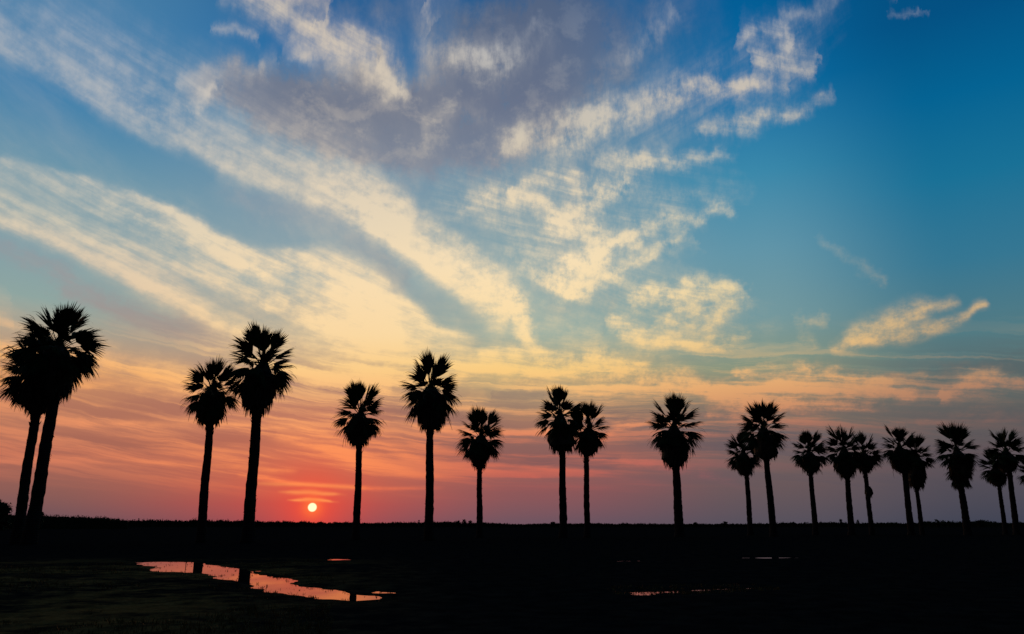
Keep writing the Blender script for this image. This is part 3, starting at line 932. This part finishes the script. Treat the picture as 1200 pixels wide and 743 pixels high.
def palm(k, base, bottom, heart, top_y, xl, xr, skirt_hw, trunk_w, H, label, prof='onion', strands=4, stray=5, nfr=39, tier=0.0, boot=None, lowest=-44, name='palm_tree'):
    el_top = math.tan(R(azel(heart[0], top_y)[1]))
    D = (H - EYE) / el_top
    rd = random.Random(100 + k)
    hp = at_range(heart[0], heart[1], D)
    bp = at_range(bottom[0], bottom[1], D)
    gp = at_range(base[0], 616, D)
    gp.z = 0.0
    m_px = (hp - Vector((0, 0, EYE))).length / F * math.cos(math.atan(math.hypot(heart[0] - 600, heart[1] - 371.5) / F))  # metres per pixel
    root = empty(name, gp)
    tag(root, label, 'palm tree', 'tall fan palms in a line across the field')
    inv = lambda v: Vector(v) - gp
    # trunk
    rb = trunk_w * m_px / 2
    mb = MB()
    pts, rad = [], []
    hl, bl = inv(hp), inv(bp)
    n = 34
    for i in range(n + 1):
        t = i / n
        if t < 0.93:
            p = bl * (t / 0.93)
        else:
            p = bl + (hl - bl) * ((t - 0.93) / 0.07) * 0.5
        wob = 0.04 * math.sin(t * 7 + k) * math.sin(math.pi * t)
        p = p + Vector((wob, wob * .6, 0))
        pts.append(tuple(p))
        flare = 1.0 + 0.35 * math.exp(-t * 26)
        rad.append(rb * (1.05 - 0.27 * t) * flare * (1 + rd.uniform(-.06, .06)))
    pts[0] = (pts[0][0], pts[0][1], -0.2)
    random.seed(k)
    mb.tube(pts, rad, 14, True, 0.035)
    # split leaf bases just under the skirt
    for i in range(16):
        a = rd.uniform(0, 2 * math.pi)
        out = Vector((math.cos(a), math.sin(a), 0))
        p = bl * rd.uniform(.90, .99) + out * rb * .75
        mb.blade(p, out * .5 + Vector((0, 0, 1)), Vector((-out.y, out.x, 0)), .5, .22, -.1, 3)
    for i in range(46):
        a = rd.uniform(0, 2 * math.pi)
        out = Vector((math.cos(a), math.sin(a), 0))
        tt = rd.uniform(.12, .9)
        mb.blade(bl * tt + out * rb * (.98 - .27 * tt), out * .8 + Vector((0, 0, rd.choice((-1, 1)))), Vector((-out.y, out.x, 0)), rd.uniform(.12, .3), .14, .2, 2)
    trunk = mb.build('trunk', M_BARK, root, True)
    if boot:
        q = inv(at_range(boot[0], boot[1], D))
        bm_ = MB()
        for i in range(60):
            a = rd.uniform(0, 2 * math.pi)
            out = Vector((math.cos(a), math.sin(a), 0))
            p = q + out * rb * .7 + Vector((0, 0, rd.uniform(-.6, 1.0)))
            bm_.blade(p, out * .35 + Vector((0, 0, -1)), Vector((-out.y, out.x, 0)), rd.uniform(.4, .9), .22, .2, 3)
        bm_.tube([tuple(q - Vector((0, 0, .7))), tuple(q - Vector((0, 0, .2))), tuple(q + Vector((0, 0, .5))), tuple(q + Vector((0, 0, 1.0)))], [rb * .9, rb * 1.7, rb * 1.5, rb * .8], 10, True, .12)
        s_ = bm_.build('dead_leaf_tuft', M_DEAD, root)
        tag(s_, 'clump of dead leaves left halfway up the trunk')
    sk = skirt_mesh(bl, hl + Vector((0, 0, 0.0)), skirt_hw * m_px, SKIRTS[prof], rb * .8, strands, 900 + k, stray)
    s_ = sk.build('skirt', M_DEAD, root)
    tag(s_, kind='stuff')
    # crown: heart of spear leaves, and every fan leaf on it
    ch = MB()
    for i in range(14):
        a = rd.uniform(0, 2 * math.pi)
        tlt = rd.uniform(0, .25)
        dv = Vector((math.cos(a) * tlt, math.sin(a) * tlt, 1))
        ch.blade(tuple(-Vector((0, 0, .3))), dv, Vector((-math.sin(a), math.cos(a), 0)), (heart[1] - top_y) * m_px * rd.uniform(.5, .72), .10, -.05, 3)
    ch.tube([(0, 0, -.6), (0, 0, 0), (0, 0, .5), (0, 0, 1.0)], [rb * .8, rb * .9, rb * .6, .08], 10, True, .1)
    crown = ch.build('crown', M_FROND, root)
    crown.location = hl
    Rt = (heart[1] - top_y) * m_px
    Rl = (heart[0] - xl) * m_px
    Rr = (xr - heart[0]) * m_px
    gold = 2.399963
    weights = [1.3, 3.4, 5.5, 7.5, 8.5, 7, 2.6] if prof in ('long', 'cone') else [1.3, 3.6, 6, 8, 8.5, 5, 1.2]
    use = [(t, w) for t, w in zip(THETAS, weights) if t >= lowest]
    tot = sum(w for _, w in use)
    cnt = 0
    a = rd.uniform(0, 6.28)
    for t, w in use:
        m = max(2, round(nfr * w / tot))
        for j in range(m):
            a += gold
            ax = a + rd.uniform(-.2, .2)
            horiz = math.cos(ax)
            tt = R(t)
            side_r = Rr if horiz > 0 else Rl
            me_ = rd.choice(FRONDS[t])
            hx, hz = REACH[me_.name]
            drop = 0.15 + 0.007 * (84 - t)
            sz = 1.0 / math.sqrt((hx / (side_r * 1.12)) ** 2 + (max(hz, 0.0) / (Rt * 0.97 + drop)) ** 2)
            sz *= rd.uniform(0.88, 1.06) * (0.72 if t < -20 else 0.9 if t < 0 else 1.0)
            fo = bpy.data.objects.new('frond', me_)
            scene.collection.objects.link(fo)
            fo.parent = crown
            fo.location = (0, 0, -drop)
            fo.rotation_euler = (rd.uniform(-.12, .12), rd.uniform(-.10, .10), ax)
            fo.scale = (sz, sz, sz)
    if tier:
        # a second ring of green leaves lower on the skirt
        for j in range(14):
            a += gold
            t = rd.choice([12, -8, -26, -44, -44])
            fo = bpy.data.objects.new('frond', rd.choice(FRONDS[t]))
            scene.collection.objects.link(fo)
            fo.parent = crown
            fo.location = (bl - hl) * tier * rd.uniform(.8, 1.15)
            fo.rotation_euler = (0, rd.uniform(-.1, .1), a)
            sz = (Rl + Rr) / 2 * rd.uniform(.82, .98)
            fo.scale = (sz, sz, sz)
    return root


PALMS = [
    # base, skirt bottom, heart, top, left, right, skirt half width, trunk width, height, label
    ((37, 603), (64, 466), (69, 405), 356, 20, 113, 23, 14, 20.5, "tallest palm at the far left, right one of the leaning pair", dict(prof='long', strands=5, stray=8, nfr=50)),
    ((22, 603), (42, 486), (44, 436), 388, 6, 80, 21, 11.5, 18.5, "palm at the left edge, left one of the leaning pair with merged crowns", dict(prof='cone', strands=8, stray=10, nfr=46)),
    ((237, 612), (246, 498), (250, 456), 416, 218, 282, 19, 10, 17.5, "smaller palm with ragged skirt left of the big palm, third from the left edge", dict(strands=8, stray=7)),
    ((292, 613), (301, 483), (309, 427), 380, 268, 346, 24, 13, 20.5, "large palm with a round onion-shaped skirt, just left of the setting sun", dict(strands=4, stray=5)),
    ((418, 613), (421, 522), (423, 484), 446, 394, 451, 17, 8.5, 17.5, "lone palm standing just right of the setting sun", dict(strands=5, stray=6)),
    ((503, 615), (504, 503), (505, 456), 411, 470, 538, 20, 10, 20.5, "tall lone palm with stringy skirt, near the middle of the row", dict(prof='long', strands=12, stray=6)),
    ((562, 615), (562, 548), (564, 511), 475, 536, 591, 15, 7.2, 17.0, "short lone palm with tapering skirt, beside the low shrubs on the horizon", dict(prof='cone', strands=3, stray=7)),
    ((660, 615), (659, 529), (656, 488), 449, 629, 686, 18, 8.8, 20.0, "taller left palm of the touching pair right of centre, bell-shaped skirt", dict(prof='bell', strands=2, stray=2)),
    ((688, 615), (687, 534), (690, 502), 470, 666, 712, 14, 7, 18.0, "shorter right palm of the touching pair right of centre", dict(strands=3, stray=5)),
    ((796, 616), (792, 547), (790, 501), 460, 761, 820, 18, 10.5, 20.0, "lone thick palm with wide double tier of leaves and broad skirt", dict(prof='long', strands=3, stray=12, tier=.32)),
    ((879, 614), (875, 557), (871, 531), 502, 851, 892, 12.5, 6.2, 17.5, "shorter palm tucked under the left side of a taller one, right half of the row", dict(strands=3, stray=5)),
    ((906, 614), (898, 538), (894, 503), 468, 868, 921, 16, 8, 20.0, "taller palm leaning left over a shorter neighbour, with smooth bulb skirt", dict(prof='bell', strands=1, stray=1)),
    ((955, 613), (950, 555), (948, 530), 503, 929, 969, 12.5, 6.2, 17.5, "slim palm standing alone between two pairs in the right part of the row", dict(strands=4, stray=4)),
    ((997, 613), (993, 560), (989, 527), 497, 968, 1010, 13.5, 7, 18.5, "palm with fat oval skirt, left of the palm with a clump on its trunk", dict(strands=1, stray=2)),
    ((1021, 613), (1014, 554), (1012, 531), 505, 996, 1031, 11, 5.6, 17.5, "palm with a clump of dead leaves halfway up its trunk", dict(strands=1, stray=5, boot=(1018, 577))),
    ((1067, 613), (1060, 554), (1054, 524), 497, 1033, 1076, 13, 7, 18.5, "taller left palm of the overlapping pair beside the double-tiered palm", dict(strands=1, stray=3)),
    ((1080, 613), (1074, 572), (1074, 534), 508, 1060, 1091, 10.5, 5.2, 17.5, "right palm of the overlapping pair, with a long narrow skirt hanging lower", dict(prof='long', strands=1, stray=2)),
    ((1133, 614), (1126, 569), (1121, 528), 494, 1099, 1143, 12.5, 8.2, 19.0, "thick palm with two tiers of leaves, standing alone near the right edge", dict(prof='long', strands=2, stray=12, tier=.62)),
    ((1177, 614), (1171, 570), (1166, 548), 524, 1149, 1180, 11, 5, 15.5, "small palm partly behind the last full palm near the right edge", dict(strands=2, stray=5)),
    ((1190, 614), (1183, 553), (1179, 529), 501, 1159, 1200, 13, 6.6, 18.5, "last full palm at the right edge, taller than the small one beside it", dict(strands=1, stray=2)),
    ((1218, 614), (1213, 570), (1211, 553), 531, 1194, 1228, 11, 5, 15.5, "palm cut off by the right edge, only its leaf tips showing", dict(strands=1, stray=3)),
]
for k, p in enumerate(PALMS):
    palm(k, *p[:10], **p[10])

# ------------------------------------------------------------------ far treeline
def top_at(x):
    t = [(-200, 600), (0, 601.5), (45, 602.5), (95, 604), (122, 605.5), (138, 608.3), (240, 608.8), (300, 609.6), (360, 611), (400, 611.5), (430, 612), (520, 613), (620, 613.6), (760, 613.6), (900, 613.2), (1000, 612.6), (1200, 612.2), (1500, 612.4)]
    for (a, b), (c, d) in zip(t, t[1:]):
        if x <= c:
            return b + (d - b) * (x - a) / (c - a)
    return 612.4


def clump(mb, c, rx, rz, rd, n=9):
    for _ in range(n):
        u = rd.uniform(-1, 1)
        w = rd.uniform(-1, 1)
        z = rd.uniform(-1, 1)
        if u * u + z * z > 1:
            continue
        p = Vector((c[0] + u * rx, c[1] + w * rx, c[2] + z * rz))
        s = rx * rd.uniform(.35, .7)
        d1 = Vector((rd.uniform(-1, 1), rd.uniform(-1, 1), rd.uniform(-1, 1))) * s
        d2 = Vector((rd.uniform(-1, 1), rd.uniform(-1, 1), rd.uniform(-1, 1))) * s
        d3 = -(d1 + d2) * .8
        mb.add([tuple(p + d1), tuple(p + d2), tuple(p + d3)], [(0, 1, 2)])


rd = random.Random(5)
wood = MB()
for D, x0, x1, step in ((900.0, 100, 1500, 1.5), (930.0, 100, 1500, 1.5), (430.0, -300, 150, 1.5), (450.0, -300, 140, 1.5)):
    x = x0
    hh = 1.0
    while x < x1:
        hh = hh * .6 + .4 * rd.uniform(.6, 1.25)
        ty = top_at(x)
        if x < 160 and D > 800: ty = 608.6
        p = at_range(x, ty, D)
        swell = 1 + .45 * max(0.0, math.sin(x * .021) * math.sin(x * .0083 + 1) + .35 * math.sin(x * .11 + D))
        top = p.z * hh * swell if D > 800 else p.z * (.8 + .2 * hh)
        s = D / F
        body = []
        # rounded tree mass down to the ground
        for i in range(6):
            a = i / 6 * 2 * math.pi
            body.append((p.x + math.cos(a) * 1.3 * s, p.y + math.sin(a) * 1.3 * s, 0.0))
        for i in range(6):
            a = i / 6 * 2 * math.pi + .4
            q = rd.uniform(.75, 1.1)
            body.append((p.x + math.cos(a) * 1.1 * s * q, p.y + math.sin(a) * 1.1 * s * q, top * rd.uniform(.62, .84)))
        body.append((p.x + rd.uniform(-.3, .3) * s, p.y, top * .93))
        fs = [(i, (i + 1) % 6, 6 + (i + 1) % 6, 6 + i) for i in range(6)] + [(6 + i, 6 + (i + 1) % 6, 12) for i in range(6)]
        wood.add(body, fs)
        clump(wood, (p.x, p.y, top * .78), 1.3 * s, top * .26, rd, 8)
        x += step * rd.uniform(.7, 1.3)
w = wood.build("distant_treeline", M_TREE)
tag(w, "low dark treeline along the whole horizon behind the palms", "treeline", kind='stuff')


def small_tree(px, top_y, half_px, D, label, spread=1.0, n=260, name="distant_tree"):
    rd = random.Random(int(px * 7))
    tp = at_range(px, top_y, D)
    g0 = Vector((tp.x, tp.y, 0.0))
    root = empty(name, g0)
    tag(root, label, 'tree' if 'tree' in name else 'shrub')
    s = D / F
    hgt = tp.z
    hw = half_px * s
    tb = MB()
    tb.tube([(0, 0, -.2), (0.05, 0, hgt * .3), (0, 0, hgt * .7), (0.03, 0, hgt * .9)], [hw * .10, hw * .08, hw * .05, hw * .02], 7)
    for i in range(5):
        a = rd.uniform(0, 6.28)
        z = hgt * rd.uniform(.3, .6)
        tb.tube([(0, 0, z), (math.cos(a) * hw * .5, math.sin(a) * hw * .5, z + hgt * .2)], [hw * .04, hw * .015], 5)
    tb.build('trunk', M_TRUNK, root)
    cb = MB()
    for i in range(n // 8):
        z = rd.uniform(.02, .95)
        wd = hw * (1 - abs(z - .45) * 1.25 * spread) * rd.uniform(.2, .8)
        a = rd.uniform(0, 6.28)
        clump(cb, (math.cos(a) * wd, math.sin(a) * wd, z * hgt), hw * .42, hgt * .12, rd, 22)
    cb.build('crown', M_TREE, root)
    return root


small_tree(4, 590, 9, 330, "broad dark tree at the left edge of the horizon", .6, 500)
small_tree(-9, 585, 11, 335, "dark tree cut by the left edge of the horizon, behind the broad one", .6, 500)
small_tree(47, 600.5, 5, 420, "rounded tree top behind the trunks of the leaning palm pair", .6, 240)
small_tree(537, 610, 3.2, 700, "left one of three low trees on the horizon beside the short lone palm", .8, 240)
small_tree(544, 608, 3.0, 700, "tallest, pointed middle one of three low trees beside the short lone palm", 1.1, 240)
small_tree(551, 610.5, 3.2, 700, "right one of three low trees on the horizon beside the short lone palm", .8, 240)
small_tree(648, 612, 4, 800, "low rounded tree on the horizon touching the trunk of the bell-skirted palm", .7, 200)
small_tree(815, 612, 3, 800, "low tree on the horizon just right of the thick lone palm", .7, 200)
small_tree(850, 611.5, 3.4, 800, "low tree on the horizon just left of the shorter palm's trunk in the right half", .7, 200)
small_tree(929, 611, 3, 800, "rounded low tree on the horizon left of the slim lone palm", .7, 200)
small_tree(985, 608.5, 2.6, 800, "pointed low tree on the horizon left of the fat-skirted palm's trunk", 1.2, 200)
small_tree(1005, 608.5, 2.0, 800, "thin pointed tree on the horizon between two trunks, left of the trunk with a clump", 1.2, 200)
small_tree(1098, 609.2, 3.2, 800, "low tree on the horizon right of the long narrow-skirted palm", .8, 200)
small_tree(1111, 610, 2.2, 800, "small pointed tree on the horizon left of the double-tiered palm's trunk", 1.1, 200)
small_tree(1149, 610, 4, 800, "broad low tree on the horizon right of the double-tiered palm's trunk", .7, 200)

# post on the horizon
pp = at_range(491, 610.4, 300)
root = empty("wooden_post", (pp.x, pp.y, 0))
tag(root, "small wooden post on the horizon left of the tall middle palm's trunk", "post")
mb = MB(); mb.tube([(0, 0, -.2), (0, 0, pp.z * .5), (0, 0, pp.z)], [.22, .2, .19], 8); mb.build("shaft", M_WOOD, root, True)
mb = MB(); mb.tube([(0, 0, pp.z), (0, 0, pp.z + .15), (0, 0, pp.z + .3)], [.34, .34, .1], 8); mb.build("cap", M_WOOD, root, True)

# thin stake at the puddle
gp = on_ground(218, 658.6)
root = empty("thin_stake", gp)
tag(root, "thin upright stake at the far bank of the orange puddle, its reflection beside a trunk's", "stake")
mb = MB(); mb.tube([(0, 0, -.1), (.01, 0, .22), (.0, 0, .40), (.02, 0, .52)], [.018, .017, .014, .010], 6, True, .1); mb.build("stick", M_WOOD, root)
mb = MB()
for i in range(5):
    mb.blade((0.01, 0, .30 + i * .04), (random.uniform(-1, 1), random.uniform(-.4, .4), .6), (0, 0, 1), .10, .02, .6, 3)
mb.build("dry_leaf", M_DEAD, root)

# ------------------------------------------------------------------ weeds and grass
def tuft(mb, x, y, z, h, n, rd, wide=.012):
    for _ in range(n):
        a = rd.uniform(0, 6.283)
        l = rd.uniform(.1, .75)
        mb.blade((x + rd.uniform(-.04, .04), y + rd.uniform(-.04, .04), z - .01), (math.cos(a) * l, math.sin(a) * l, 1), (-math.sin(a), math.cos(a), 0), h * rd.uniform(.6, 1.1), wide, rd.uniform(.1, .6), 2)


rd = random.Random(21)
spots, hs, cn = [], [], []
# dry grass on the bank at the lower left
while len(spots) < 5200:
    D = 9.5 + 30 * rd.random() ** 1.3
    a = R(rd.uniform(-36, -12))
    x, y = D * math.sin(a), D * math.cos(a)
    spots.append((x, y)); hs.append(rd.uniform(.04, .13)); cn.append(5)
sp = np.array(spots)
gz = ground_height(sp[:, 0], sp[:, 1])
dens = fbm(sp[:, 0] / 2.2, sp[:, 1] / 2.2, 3, 90)
mb = MB()
for (x, y), z, h, c, dn in zip(spots, gz, hs, cn, dens):
    if z > 0.02 and dn > -.06:
        tuft(mb, x, y, z, h * (1 + dn * 2), c, rd)
o = mb.build("dry_grass", M_GRASS)
tag(o, "sparse dry grass on the near bank left of the orange puddle", "grass", kind='stuff')

# weeds standing in and round the water
spots, hs = [], []
for k in (0, 4):
    P_ = np.array(polys[k])
    for _ in range(1500 if k == 0 else 500):
        x = rd.uniform(P_[:, 0].min() - .5, P_[:, 0].max() + .5)
        y = rd.uniform(P_[:, 1].min() - .5, P_[:, 1].max() + .5)
        spots.append((x, y, k)); hs.append(rd.uniform(.02, .07))
sp = np.array([(a, b) for a, b, _ in spots])
sd = np.where(np.array([s[2] for s in spots]) == 0, sdist(sp[:, 0], sp[:, 1], polys[0]), sdist(sp[:, 0], sp[:, 1], polys[4]))
pat = fbm(sp[:, 0] / .9, sp[:, 1] / .9, 3, 44)
gz = ground_height(sp[:, 0], sp[:, 1])
mb = MB()
for (x, y, k), h, s, pt, z in zip(spots, hs, sd, pat, gz):
    edge = abs(s) < .35
    if s > 1.0 or (not edge and s < 0 and pt < .05):
        continue
    tuft(mb, x, y, max(z, -.03), h + .03, 4, rd, .014)
o = mb.build("pond_weeds", M_GRASS)
tag(o, "dark bits of weed poking out of the orange puddle and its shore", "weeds", kind='stuff')
print("tris", sum(len(o.data.polygons) for o in scene.objects if o.type == 'MESH'), "objects", len(scene.objects))
